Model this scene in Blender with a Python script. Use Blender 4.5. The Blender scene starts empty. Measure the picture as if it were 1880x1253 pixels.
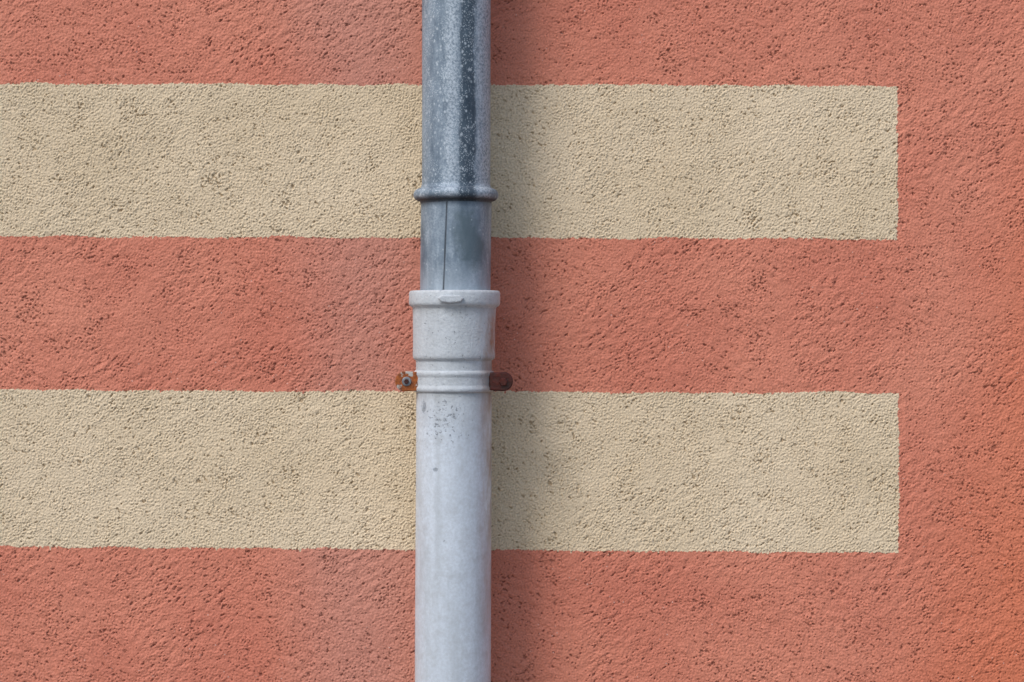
import bpy, math, random
import numpy as np
random.seed(4)
S=0.0008; D=3.0; AX=-0.088; K=(D+AX)/D
def wx(px,k=1.0): return (px-940)*S*k
def wz(py,k=1.0): return (626.5-py)*S*k
scene=bpy.context.scene
scene.view_settings.view_transform='Standard'
scene.view_settings.look='None'
scene.view_settings.exposure=0
def lin(r,g,b):
    f=lambda c:(c/255/12.92) if c/255<=0.04045 else ((c/255+0.055)/1.055)**2.4
    return (f(r),f(g),f(b),1)

# ---------------- node helper
class G:
    def __init__(s,name):
        s.m=bpy.data.materials.new(name); s.m.use_nodes=True
        s.t=s.m.node_tree; s.n=s.t.nodes; s.l=s.t.links
        s.n.clear()
        s.out=s.n.new('ShaderNodeOutputMaterial')
        s.b=s.n.new('ShaderNodeBsdfPrincipled')
        s.l.new(s.b.outputs[0],s.out.inputs['Surface'])
        s.tc=s.n.new('ShaderNodeTexCoord')
        s.obj=s.tc.outputs['Object']
        sp=s.n.new('ShaderNodeSeparateXYZ'); s.l.new(s.obj,sp.inputs[0])
        s.X,s.Y,s.Z=sp.outputs
    def put(s,sock,v):
        if isinstance(v,bpy.types.NodeSocket): s.l.new(v,sock)
        else: sock.default_value=v
    def math(s,op,a,b=0.0,c=None,clamp=False):
        n=s.n.new('ShaderNodeMath'); n.operation=op; n.use_clamp=clamp
        s.put(n.inputs[0],a); s.put(n.inputs[1],b)
        if c is not None: s.put(n.inputs[2],c)
        return n.outputs[0]
    def mr(s,v,a,b,c=0.0,d=1.0,smooth=False):
        n=s.n.new('ShaderNodeMapRange')
        if smooth: n.interpolation_type='SMOOTHSTEP'
        s.put(n.inputs[0],v)
        for i,q in enumerate((a,b,c,d)): s.put(n.inputs[i+1],q)
        return n.outputs[0]
    def mapping(s,loc=(0,0,0),rot=(0,0,0),scale=(1,1,1),v=None):
        n=s.n.new('ShaderNodeMapping'); s.put(n.inputs[0],v or s.obj)
        n.inputs['Location'].default_value=loc; n.inputs['Rotation'].default_value=rot; n.inputs['Scale'].default_value=scale
        return n.outputs[0]
    def noise(s,scale,detail=2,rough=0.5,dist=0.0,v=None):
        n=s.n.new('ShaderNodeTexNoise'); s.put(n.inputs['Vector'],v or s.obj)
        n.inputs['Scale'].default_value=scale; n.inputs['Detail'].default_value=detail
        n.inputs['Roughness'].default_value=rough; n.inputs['Distortion'].default_value=dist
        return n.outputs['Fac']
    def vor(s,scale,feat='F1',v=None,rnd=1.0,out='Distance'):
        n=s.n.new('ShaderNodeTexVoronoi'); n.feature=feat; s.put(n.inputs['Vector'],v or s.obj)
        n.inputs['Scale'].default_value=scale; n.inputs['Randomness'].default_value=rnd
        return n.outputs[out]
    def mix(s,f,a,b,mode='MIX'):
        n=s.n.new('ShaderNodeMix'); n.data_type='RGBA'; n.blend_type=mode
        s.put(n.inputs[0],f); s.put(n.inputs[6],a); s.put(n.inputs[7],b)
        return n.outputs[2]
    def grey(s,v):
        n=s.n.new('ShaderNodeCombineColor')
        for i in range(3): s.put(n.inputs[i],v)
        return n.outputs[0]
    def box(s,x0,x1,z0,z1,soft,xin=None,zin=None):
        x=xin or s.X; z=zin or s.Z
        a=s.mr(x,x0-soft,x0+soft); b=s.mr(x,x1-soft,x1+soft,1,0)
        c=s.mr(z,z0-soft,z0+soft); d=s.mr(z,z1-soft,z1+soft,1,0)
        return s.math('MULTIPLY',s.math('MULTIPLY',a,b),s.math('MULTIPLY',c,d))
    def bump(s,h,strength=1.0,dist=0.001):
        n=s.n.new('ShaderNodeBump'); n.inputs['Strength'].default_value=strength
        n.inputs['Distance'].default_value=dist; s.put(n.inputs['Height'],h)
        s.l.new(n.outputs[0],s.b.inputs['Normal'])

# ---------------- stucco relief as real geometry
ST=0.0011
rng=np.random.default_rng(11)
NXD,NZD=1728,1152
KX=np.fft.fftfreq(NXD,ST)[None,:]; KZ=np.fft.fftfreq(NZD,ST)[:,None]
def field(wl,bw=0.45,ang=0,asp=1.0):
    """unit-variance random field, wavelength wl (m), stretched by asp along ang"""
    a=math.radians(ang)
    u=(KX*math.cos(a)+KZ*math.sin(a))*asp; v=-KX*math.sin(a)+KZ*math.cos(a)
    k=np.sqrt(u*u+v*v)*wl+1e-6
    F=np.fft.fft2(rng.standard_normal((NZD,NXD)))*np.exp(-(np.log(k))**2/(2*bw*bw))
    f=np.real(np.fft.ifft2(F)); return (f/f.std()).astype(np.float32)
def sstep(x,a,b):
    t=np.clip((x-a)/(b-a),0,1); return t*t*(3-2*t)
xd=(np.arange(NXD)-NXD//2)*ST; zd=(np.arange(NZD)-NZD//2)*ST
rag=field(0.006,0.6)*0.0006+field(0.018,0.5)*0.0005+field(0.12,0.4)*0.0008
nib=field(0.008,0.4,90,2.0)
rag+=np.clip(nib-1.4,0,2)*0.0036*(field(0.1,0.4)>-0.2)
STR=[(-412,-409,-129,-124),(153.5,158,434.5,439.5),(716,722,1003.5,1015.5),(1287,1300,1570,1590)]
x0=wx(0);x1=wx(1650)
XX,ZZ=np.meshgrid(xd,zd)
creamN=np.zeros_like(XX)
for a,b,c,d in STR:
    t=(XX-x0)/(x1-x0)
    zt=wz(a)+(wz(b)-wz(a))*t; zb=wz(c)+(wz(d)-wz(c))*t
    creamN=np.maximum(creamN,((ZZ+rag<zt)&(ZZ+rag>zb)&(XX+rag<wx(1649)-0.003*ZZ)).astype(float))
sel=sstep(field(0.35,0.4),-0.5,0.5)
def dirf(wl,bw,asp):
    return (field(wl,bw,35,asp)*sel+field(wl,bw,-42,asp)*(1-sel))
g1=dirf(0.0060,0.38,1.2)
g2=field(0.0038,0.32)
med=dirf(0.018,0.5,1.8)
big=field(0.16,0.5)
dens_=field(0.07,0.5)
pf=dirf(0.0088,0.5,1.8); pf2=field(0.0052,0.35)
thr=1.66-0.28*dens_+0.10*creamN
pit=sstep(pf+0.35*pf2,thr,thr+0.7)
pt=sstep(field(0.006,0.35)+0.4*dens_,2.1,2.7)
pit=np.maximum(pit,pt)
amp=1+0.22*creamN+0.15*field(0.09,0.5)
H=(0.00037*np.tanh(g1)+(0.00020+0.00012*creamN)*g2)*amp+(0.00030-0.00012*creamN)*med+0.0003*big
H-=pit*(0.0019)
H+=0.00015*creamN
# faint masking-tape ridge where the corner strip was painted separately
H+=0.00050*np.exp(-((XX+0.6*rag-wx(1662))/0.0012)**2)*(1-creamN)*(0.6+0.4*np.tanh(med))
def axis(lo,d,hi,coarse=0.03):
    L=list(np.arange(d[0]-coarse,lo-coarse,-coarse))[::-1]; R=list(np.arange(d[-1]+coarse,hi+coarse,coarse))
    return np.array(L+list(d)+R),len(L)
xs,ox=axis(-4,xd,2.6); zs,oz_=axis(-1.62,zd,2.4)
nx,nz=len(xs),len(zs)
Xg,Zg=np.meshgrid(xs,zs)
Yg=np.zeros_like(Xg); A=np.zeros((nz,nx,4),dtype=np.float32); A[...,3]=1
A[...,1]=0.5; A[...,2]=0.5
ex=np.minimum(np.arange(NXD),NXD-1-np.arange(NXD))/20.0; ez=np.minimum(np.arange(NZD),NZD-1-np.arange(NZD))/20.0
fd=np.clip(np.minimum(ex[None,:],ez[:,None]),0,1)
Yg[oz_:oz_+NZD,ox:ox+NXD]=-H*fd
A[oz_:oz_+NZD,ox:ox+NXD,0]=pit
A[oz_:oz_+NZD,ox:ox+NXD,1]=0.5+rag*100*fd
A[oz_:oz_+NZD,ox:ox+NXD,2]=np.clip(0.5+0.10*g1+0.15*g2,0,1)

def stucco():
    g=G('stucco_paint')
    at=g.n.new('ShaderNodeAttribute'); at.attribute_name='relief'
    sp=g.n.new('ShaderNodeSeparateColor'); g.l.new(at.outputs['Color'],sp.inputs[0])
    pits,ragA,mot=sp.outputs
    r=g.math('MULTIPLY',g.math('SUBTRACT',ragA,0.5),0.01)
    zr=g.math('ADD',g.Z,r); xr=g.math('ADD',g.X,r)
    tot=None
    for a,b,c,d in STR:
        def edge(p,q):
            sl=(wz(q)-wz(p))/(x1-x0)
            return g.math('MULTIPLY_ADD',g.math('SUBTRACT',g.X,x0),sl,wz(p))
        up=g.math('GREATER_THAN',edge(a,b),zr); lo=g.math('GREATER_THAN',zr,edge(c,d))
        m=g.math('MULTIPLY',up,lo)
        tot=m if tot is None else g.math('MAXIMUM',tot,m)
    right=g.math('GREATER_THAN',g.math('ADD',wx(1649),g.math('MULTIPLY',g.Z,-0.003)),xr)
    cream=g.math('MULTIPLY',tot,right)
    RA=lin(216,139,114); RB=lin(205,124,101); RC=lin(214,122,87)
    n1=g.noise(3.5,3,0.6,v=g.mapping(loc=(2,8,1)))
    red=g.mix(g.mr(n1,0.35,0.65),RA,RB)
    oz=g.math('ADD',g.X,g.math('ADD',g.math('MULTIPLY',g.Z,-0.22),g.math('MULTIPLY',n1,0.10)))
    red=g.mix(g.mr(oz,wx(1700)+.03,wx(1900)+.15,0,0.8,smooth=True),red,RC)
    fade=g.mr(g.math('ADD',g.math('ABSOLUTE',g.math('SUBTRACT',g.X,wx(680))),g.math('MULTIPLY',n1,0.16)),0.09,0.26,0.6,0,smooth=True)
    red=g.mix(fade,red,lin(194,140,125))
    cr=g.mix(g.mr(n1,0.35,0.65),lin(227,209,179),lin(217,198,166))
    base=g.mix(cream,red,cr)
    base=g.mix(1.0,base,g.grey(g.mr(mot,0,1,0.74,1.24)),'MULTIPLY')
    pit_shade=g.mix(cream,lin(112,64,50),lin(140,114,78))  # shadow tone of the pits, mixed into the wall colour
    base=g.mix(g.math('MULTIPLY',pits,0.58),base,pit_shade)
    spk=g.vor(75,v=g.mapping(loc=(11,3,5)))
    spk=g.math('MULTIPLY',g.mr(spk,0.05,0.09,1,0),g.mr(n1,0.50,0.54))
    base=g.mix(g.math('MULTIPLY',spk,0.6),base,lin(226,205,195))
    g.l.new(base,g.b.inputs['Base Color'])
    g.b.inputs['Roughness'].default_value=0.7
    g.b.inputs['Specular IOR Level'].default_value=0.42
    return g.m

def empty(name,loc=(0,0,0)):
    e=bpy.data.objects.new(name,None); scene.collection.objects.link(e); e.location=loc; return e
def link(me,name,mat,parent=None,smooth=True):
    o=bpy.data.objects.new(name,me); scene.collection.objects.link(o)
    if mat: me.materials.append(mat)
    if smooth: me.polygons.foreach_set('use_smooth',[True]*len(me.polygons))
    if parent: o.parent=parent
    return o

wall=empty('stucco_wall')
co=np.zeros((nx*nz,3),dtype=np.float32); co[:,0]=Xg.ravel(); co[:,1]=Yg.ravel(); co[:,2]=Zg.ravel()
i=np.arange(nx-1)[None,:]+np.arange(nz-1)[:,None]*nx
q=np.stack([i,i+1,i+1+nx,i+nx],-1).reshape(-1,4)
me=bpy.data.meshes.new('stucco_coat')
me.vertices.add(len(co)); me.vertices.foreach_set('co',co.ravel())
me.loops.add(q.size); me.loops.foreach_set('vertex_index',q.ravel().astype(np.int32))
me.polygons.add(len(q)); me.polygons.foreach_set('loop_start',np.arange(0,q.size,4,dtype=np.int32))
me.polygons.foreach_set('use_smooth',np.ones(len(q),dtype=bool))
me.update(calc_edges=True)
ca=me.color_attributes.new('relief','FLOAT_COLOR','POINT'); ca.data.foreach_set('color',A.ravel())
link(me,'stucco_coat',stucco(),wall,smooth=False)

def simple(name,col,rough=0.8,scale=30,amt=0.15,bd=0.001):
    g=G(name); n=g.noise(scale,5,0.6)
    c2=tuple(c*(1-amt) for c in col[:3])+(1,)
    g.l.new(g.mix(g.mr(n,0.35,0.65),col,c2),g.b.inputs['Base Color'])
    g.b.inputs['Roughness'].default_value=rough
    g.bump(n,0.6,bd); return g.m
def boxmesh(name,x0,x1,y0,y1,z0,z1,mat,parent=None):
    v=[(x,y,z) for x in(x0,x1) for y in(y0,y1) for z in(z0,z1)]
    f=[(0,1,3,2),(4,6,7,5),(0,4,5,1),(2,3,7,6),(0,2,6,4),(1,5,7,3)]
    m=bpy.data.meshes.new(name); m.from_pydata(v,[],f); return link(m,name,mat,parent,False)
boxmesh('masonry_core',-4,2.6,0.012,0.3,-1.62,2.4,simple('masonry',(0.35,0.3,0.25,1)),wall)
m=bpy.data.meshes.new('ground'); m.from_pydata([(-60,-60,-1.6),(60,-60,-1.6),(60,60,-1.6),(-60,60,-1.6)],[],[(0,1,2,3)])
link(m,'ground',simple('asphalt',(0.16,0.155,0.15,1),0.9,60),None,False)

# ---------------- pipe
pipe=empty('downpipe')
CX=[(-2200,838),(0,838),(345,837.3),(530,835),(600,833.8),(720,833.4),(1253,831.5),(2700,829)]
def cx(py): return np.interp(py,[a for a,b in CX],[b for a,b in CX])
def lathe(name,prof,mat,seg=160,parent=pipe,wob=0.0):
    v=[];f=[]
    for py,r in prof:
        c=wx(cx(py),K); z=wz(py,K)
        for k in range(seg):
            t=2*math.pi*k/seg
            rr=r*S*K*(1+wob*math.sin(2*t+py*0.004)+wob*0.6*math.sin(3*t-py*0.011))
            v.append((c+rr*math.sin(t),AX-rr*math.cos(t),z))
    for j in range(len(prof)-1):
        for k in range(seg):
            a=j*seg+k;b=j*seg+(k+1)%seg
            f.append((a,a+seg,b+seg,b))
    m=bpy.data.meshes.new(name); m.from_pydata(v,[],f)
    return link(m,name,mat,parent)
def dens(prof,step=25):
    out=[prof[0]]
    for (a,r0),(b,r1) in zip(prof,prof[1:]):
        n=max(1,int((b-a)/step))
        for k in range(1,n+1): out.append((a+(b-a)*k/n,r0+(r1-r0)*k/n))
    return out

def zinc(fresh=False):
    g=G('weathered_zinc_sleeve' if fresh else 'weathered_zinc')
    cl=g.noise(45,4,0.7,v=g.mapping(scale=(1,1,0.5)))
    dark=lin(92,111,128); mid=lin(130,149,166); pale=lin(194,208,220)
    n=g.noise(330,2,0.7)
    sm=g.noise(14,3,0.7,v=g.mapping(loc=(2,2,2),scale=(2.2,2.2,0.6)))
    base=g.mix(g.mr(g.math('MULTIPLY_ADD',sm,0.6,g.math('MULTIPLY',cl,0.4)),0.38,0.62),dark,mid)
    v1=g.vor(170,v=g.mapping(scale=(1,1,0.8)))
    if not fresh:
        v2=g.vor(400)
        wob=g.math('MULTIPLY',g.math('SUBTRACT',sm,0.5),0.014)
        wob=g.math('ADD',wob,g.math('MULTIPLY',g.math('SUBTRACT',cl,0.5),0.020))
        xs_=g.math('ADD',g.X,wob); c0=wx(861,K)
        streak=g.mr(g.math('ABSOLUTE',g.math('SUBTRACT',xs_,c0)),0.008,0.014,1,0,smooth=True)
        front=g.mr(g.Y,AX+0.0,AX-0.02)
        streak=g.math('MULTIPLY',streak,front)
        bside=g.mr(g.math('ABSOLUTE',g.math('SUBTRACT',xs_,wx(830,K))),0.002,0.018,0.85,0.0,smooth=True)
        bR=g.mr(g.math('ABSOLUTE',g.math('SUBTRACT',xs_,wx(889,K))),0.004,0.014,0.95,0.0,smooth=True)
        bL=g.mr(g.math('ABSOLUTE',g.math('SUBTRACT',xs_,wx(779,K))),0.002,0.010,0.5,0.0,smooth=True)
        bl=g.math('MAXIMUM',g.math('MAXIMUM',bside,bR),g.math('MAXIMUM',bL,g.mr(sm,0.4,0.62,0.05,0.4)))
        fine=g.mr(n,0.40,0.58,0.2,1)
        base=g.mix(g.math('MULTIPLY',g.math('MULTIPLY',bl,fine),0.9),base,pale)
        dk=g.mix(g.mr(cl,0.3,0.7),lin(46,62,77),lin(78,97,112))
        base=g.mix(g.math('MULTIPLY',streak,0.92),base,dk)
        spots=g.math('MULTIPLY',g.mr(v1,0.14,0.38,1,0,smooth=True),g.mr(g.noise(75,2,v=g.mapping(loc=(8,1,1))),0.42,0.54))
        spots=g.math('MAXIMUM',spots,g.math('MULTIPLY',g.mr(v2,0.18,0.42,1,0),g.mr(cl,0.40,0.54)))
        base=g.mix(g.math('MULTIPLY',spots,0.72),base,lin(198,211,221))
        bead_shade=g.box(-1,1,wz(376,K),wz(366,K),0.0022)  # shading on the bead's underside, painted into the zinc colour
        base=g.mix(g.math('MULTIPLY',bead_shade,0.85),base,lin(44,54,62))
        rgh=0.62
    else:
        bl=g.mr(sm,0.40,0.66,0,0.6)
        base=g.mix(g.math('MULTIPLY',bl,g.mr(n,0.38,0.60,0.3,1)),base,pale)
        nn=g.noise(30,4,0.7); wb=g.math('MULTIPLY',g.math('SUBTRACT',nn,0.5),0.05)
        xb=g.math('MULTIPLY_ADD',g.Z,0.12,g.X)
        patch=g.box(wx(862,K),wx(905,K),wz(490,K),wz(392,K),0.007,xin=g.math('ADD',xb,wb),zin=g.math('ADD',g.Z,wb))
        base=g.mix(g.math('MULTIPLY',patch,0.8),base,lin(92,110,119))
        base=g.mix(g.mr(g.Z,wz(480,K),wz(528,K),0,0.45),base,pale)
        spots=g.math('MULTIPLY',g.mr(v1,0.1,0.25,1,0),g.mr(g.noise(60,2),0.50,0.58))
        base=g.mix(g.math('MULTIPLY',spots,0.5),base,pale)
        sx=g.math('MULTIPLY_ADD',g.math('SUBTRACT',g.Z,wz(374,K)),(wx(817,K)-wx(823,K))/(wz(528,K)-wz(374,K)),wx(822.5,K))
        sx=g.math('ADD',sx,g.math('MULTIPLY',g.math('SUBTRACT',sm,0.5),0.001))
        ln=g.mr(g.math('ABSOLUTE',g.math('SUBTRACT',g.X,sx)),0.0004,0.0019,1,0)
        ln=g.math('MULTIPLY',ln,g.mr(cl,0.3,0.6,0.6,1))
        base=g.mix(g.math('MULTIPLY',g.math('MULTIPLY',ln,g.mr(g.Y,AX,AX-.01)),0.9),base,lin(34,42,50))
        base=g.mix(g.mr(g.Z,wz(384,K),wz(373,K),0,0.6),base,lin(60,74,86))  # shade below the bead, painted onto the sleeve top
        rgh=0.5
    g.l.new(base,g.b.inputs['Base Color'])
    g.b.inputs['Metallic'].default_value=0.2
    g.put(g.b.inputs['Roughness'],g.mr(sm,0.3,0.7,rgh-0.1,rgh+0.1))
    g.bump(g.math('MULTIPLY_ADD',cl,2,n),0.5,0.0006)
    return g.m

def paint():
    g=G('grey_pipe_paint')
    big=g.noise(7,3,0.6,v=g.mapping(scale=(2,2,0.7)))
    gr=g.noise(260,2,0.6)
    gm=g.noise(60,4,0.7)
    base=g.mix(g.mr(big,0.35,0.65),lin(215,227,239),lin(203,215,227))
    topm=g.mr(g.math('ADD',g.Z,g.math('MULTIPLY',g.math('SUBTRACT',big,0.5),0.1)),wz(800,K),wz(690,K),0,1,smooth=True)
    base=g.mix(g.math('MULTIPLY',topm,0.8),base,lin(198,206,211))
    base=g.mix(g.mr(gr,0.35,0.65,0,0.32),base,lin(168,176,184))
    base=g.mix(g.mr(gm,0.45,0.68,0,0.42),base,lin(174,181,186))
    # vertical grime washes
    vs=g.noise(40,3,0.6,v=g.mapping(loc=(1,6,2),scale=(1,1,0.12)))
    base=g.mix(g.mr(vs,0.50,0.68,0,0.35),base,lin(164,172,177))
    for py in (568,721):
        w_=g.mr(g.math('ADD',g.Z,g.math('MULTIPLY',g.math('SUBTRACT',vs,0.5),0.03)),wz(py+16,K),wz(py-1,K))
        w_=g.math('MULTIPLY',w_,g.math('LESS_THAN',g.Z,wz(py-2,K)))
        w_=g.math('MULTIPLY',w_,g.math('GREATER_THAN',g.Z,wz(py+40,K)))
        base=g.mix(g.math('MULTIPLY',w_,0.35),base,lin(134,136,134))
    zone=g.box(wx(775,K),wx(862,K),wz(825,K),wz(725,K),0.022)
    zone2=g.math('MULTIPLY',g.box(wx(785,K),wx(840,K),wz(1030,K),wz(965,K),0.025),0.6)
    zn=g.math('MAXIMUM',g.math('MAXIMUM',zone,zone2),g.math('MULTIPLY',topm,0.6))
    chn=g.noise(230,3,0.7,0.3,v=g.mapping(loc=(4,2,8)))
    thr=g.mr(zn,0,1,0.76,0.55)
    chips=g.mr(g.math('SUBTRACT',chn,thr),0.0,0.07)
    base=g.mix(g.math('MULTIPLY',chips,0.7),base,lin(104,112,122))
    def blob(px,py,rx,ry):
        w=g.math('MULTIPLY',g.math('SUBTRACT',gr,0.5),2.0)
        a=g.math('DIVIDE',g.math('SUBTRACT',g.X,wx(px,K*.98)),rx*S); b=g.math('DIVIDE',g.math('SUBTRACT',g.Z,wz(py,K*.98)),ry*S)
        d=g.math('SQRT',g.math('ADD',g.math('MULTIPLY',a,a),g.math('MULTIPLY',b,b)))
        return g.math('MULTIPLY',g.mr(g.math('ADD',d,w),0.6,1.2,1,0),g.mr(g.Y,AX,AX-0.005))
    bb=g.math('MAXIMUM',blob(777,749,4,11),blob(799,864,4,4))
    base=g.mix(g.math('MULTIPLY',bb,0.6),base,lin(104,114,124))
    side=g.mr(g.X,wx(874,K),wx(900,K),0,1)
    rn=g.noise(30,4,0.75,v=g.mapping(scale=(1,1,0.35)))
    zz=g.mr(g.Z,wz(1200,K),wz(850,K),0.35,1); zz2=g.mr(g.Z,wz(560,K),wz(600,K))
    rust=g.math('MULTIPLY',g.math('MULTIPLY',side,g.mr(rn,0.40,0.6)),g.math('MULTIPLY',zz,zz2))
    base=g.mix(g.math('MULTIPLY',rust,0.78),base,lin(158,136,118))
    wbb=g.math('MULTIPLY',g.math('SUBTRACT',gm,0.5),0.03)
    cr_=g.box(wx(904,K),wx(935,K),wz(645,K),wz(582,K),0.005,xin=g.math('ADD',g.X,wbb),zin=g.math('ADD',g.Z,wbb))
    base=g.mix(g.math('MULTIPLY',cr_,g.mr(rn,0.33,0.55,0.25,0.9)),base,lin(164,100,54))
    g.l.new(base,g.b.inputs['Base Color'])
    g.put(g.b.inputs['Roughness'],g.mr(topm,0,1,0.38,0.6))
    h=g.math('MULTIPLY_ADD',gr,g.mr(topm,0,1,0.35,1.0),g.math('MULTIPLY',gm,0.5))
    h=g.math('SUBTRACT',h,g.math('MULTIPLY',g.math('MAXIMUM',chips,bb),0.6))
    g.bump(h,0.8,0.0009)
    return g.m

def rustmat(name,a,b,rough=0.5,bare=None):
    g=G(name); n=g.noise(130,4,0.7)
    c=g.mix(g.mr(n,0.35,0.65),a,b)
    if bare: c=g.mix(g.mr(g.noise(60,3,0.7,v=g.mapping(loc=(3,1,2))),0.52,0.58),c,bare)
    g.l.new(c,g.b.inputs['Base Color']); g.b.inputs['Roughness'].default_value=rough
    g.bump(n,0.8,0.0012); return g.m

Z1=zinc(); Z2=zinc(True); P=paint()
RL=rustmat('rusty_paint',lin(184,100,34),lin(98,48,20),0.6,lin(180,178,172))
RD=rustmat('dark_rust',lin(44,14,10),lin(84,27,14),0.3)
MET=rustmat('bolt_steel',lin(150,158,166),lin(96,100,106),0.4)

lathe('upper_tube',dens([(-2150,63),(346,63)],40),Z1,wob=0.004)
bead=[]
for k in range(0,17):
    a=math.pi*(-0.5+k/16)
    bead.append((358.5+11.5*math.sin(a),66+12*math.cos(a)))
bead=[(340,63.2),(344,64)]+bead+[(373,65.5),(375,64.5)]
lathe('bead_ring',bead,Z1)
lathe('zinc_sleeve',dens([(372,64.6),(380,64.3),(528,63.8),(545,63.8)],20),Z2,wob=0.003)
v=[];f=[];N=70
rows=[374+k*(550-374)/12 for k in range(13)]
for layer in (0,1):
  for py in rows:
    c=wx(cx(py),K); z=wz(py,K)
    sx=823-6.5*(py-374)/154 - cx(py)
    t0=math.asin(sx/64.5)
    for k in range(N):
        t=t0+math.radians(165)*k/(N-1)
        r=(64.3 + (1.2 if layer else -0.5))*S*K
        v.append((c+r*math.sin(t),AX-r*math.cos(t),z))
R=len(rows)
for j in range(R-1):
    for k in range(N-1):
        a=R*N+j*N+k; f.append((a,a+N,a+N+1,a+1))
    a=j*N; b=R*N+j*N
    f.append((a,a+N,b+N,b))
m=bpy.data.meshes.new('seam_overlap'); m.from_pydata(v,[],f)
link(m,'seam_overlap',Z2,pipe)
col=[(552,64.5),(541,66),(536.5,72),(534.5,78),(534.5,80.5),(536,82.8),(540,83.8),(556,83.8),(560,83.2),(563,80.5),(565,77.3),(568,76.6)]
col+= [(568+k*(652-568)/8,76.6-0.9*k/8-1.6*math.sin(k/8*3.14)*0.4) for k in range(1,9)]
col+=[(656,75.4),(659,74.2),(661,71.5),(662,70.2),(665,69.8),(682,69.9)]
lathe('collar',col,P,wob=0.002)
import bmesh
def prism(name,pts,y0,y1,mat,parent,bev=0.0012,k=K):
    v=[(wx(a,k),y0,wz(b,k)) for a,b in pts]+[(wx(a,k),y1,wz(b,k)) for a,b in pts]
    n=len(pts); f=[tuple(range(n))[::-1],tuple(range(n,2*n))]+[(i,(i+1)%n,(i+1)%n+n,i+n) for i in range(n)]
    m=bpy.data.meshes.new(name); m.from_pydata(v,[],f); m.update()
    bm=bmesh.new(); bm.from_mesh(m); bmesh.ops.recalc_face_normals(bm,faces=bm.faces); bm.to_mesh(m); bm.free()
    o=link(m,name,mat,parent,False)
    b=o.modifiers.new('b','BEVEL'); b.width=bev; b.segments=3
    return o
KF=(D+AX-0.066)/D
prism('rim_lug',[(803,548),(811,542),(844,542),(852,548),(846,555),(826,557),(810,555)],AX-0.060,AX-0.0692,P,pipe,0.0022,KF)
lathe('lower_tube',dens([(678,69.2),(1253,69.5),(2720,69.5)],40),P,wob=0.004)
br=[(680,69.5),(681.5,72.3),(684,73.9),(688,73.9),(691,72.2),(694,71.6),(700,72.4),(706,71.6),(709,72.2),(712,73.9),(716,74),(719,72.2),(720.5,69.5)]
bk=empty('pipe_bracket'); bk.parent=pipe
lathe('band',br,P,parent=bk)
def ear(name,base,cyp,sgn,L,mat,y0,y1,hw=17.5):
    pts=[(base,cyp-hw+1.5)]
    tipc=base+sgn*(L-17)
    for k in range(13):
        a=math.pi/2-math.pi*k/12
        pts.append((tipc+sgn*17*math.cos(a),cyp-hw*math.sin(a)))
    pts.append((base,cyp+hw-1.5))
    return prism(name,pts,y0,y1,mat,bk,0.0015)
ear('clamp_ear_left',770,700,-1,43,RL,AX-0.024,AX-0.018,18.5)
ear('clamp_ear_left_back',770,701,-1,42,RD,AX-0.012,AX-0.006)
ear('clamp_ear_right',898,700,1,44,RD,AX-0.026,AX-0.018,17.5)
ear('clamp_ear_right_back',898,701,1,42,RD,AX-0.012,AX-0.006)
def rod(name,x,y0,y1,z,r,mat,seg=24,par=bk,dome=True):
    v=[];f=[]
    rings=[(y0,r),(y1+0.001,r),(y1,r*0.8)] if dome else [(y0,r),(y1,r)]
    for y,rr in rings:
        for k in range(seg):
            t=2*math.pi*k/seg; v.append((x+rr*math.cos(t),y,z+rr*math.sin(t)))
    for j in range(len(rings)-1):
        for k in range(seg):
            a=j*seg+k;b=j*seg+(k+1)%seg; f.append((a,b,b+seg,a+seg))
    f.append(tuple(range((len(rings)-1)*seg,len(rings)*seg)))
    m=bpy.data.meshes.new(name); m.from_pydata(v,[],f); return link(m,name,mat,par,False)
rod('washer_left',wx(748,K),AX-0.006,AX-0.0262,wz(700,K),0.0066,MET)
rod('bolt_left',wx(748,K),AX-0.006,AX-0.0300,wz(700,K),0.0036,RD,6)
rod('bolt_right',wx(924,K),AX-0.006,AX-0.031,wz(701,K),0.0062,RD,6)
rod('wall_stay',wx(833.5,K),0.01,AX+0.05,wz(700,K),0.006,RD,dome=False)

# ---------------- light
el,az=48,-38
w=bpy.data.worlds.new('World'); scene.world=w; w.use_nodes=True
nt=w.node_tree; bg=nt.nodes['Background']
sky=nt.nodes.new('ShaderNodeTexSky'); sky.sky_type='NISHITA'; sky.sun_disc=False
sky.sun_elevation=math.radians(el); sky.sun_rotation=math.radians(180+38)
sky.air_density=1.0; sky.dust_density=2.5
nt.links.new(sky.outputs[0],bg.inputs[0]); bg.inputs[1].default_value=0.145
from mathutils import Vector
d=Vector((math.sin(math.radians(az))*math.cos(math.radians(el)),-math.cos(math.radians(az))*math.cos(math.radians(el)),math.sin(math.radians(el))))
sl=bpy.data.lights.new('sun','SUN'); sl.energy=1.5; sl.angle=math.radians(18); sl.color=(1,0.96,0.92)
so=bpy.data.objects.new('sun',sl); scene.collection.objects.link(so)
so.rotation_euler=d.to_track_quat('Z','Y').to_euler()
c=bpy.data.cameras.new('camera'); co_=bpy.data.objects.new('camera',c); scene.collection.objects.link(co_)
co_.location=(0,-D,0); co_.rotation_euler=(math.radians(90),0,0)
c.sensor_width=36; c.lens=36*D/(1880*S); c.clip_end=500
scene.camera=co_
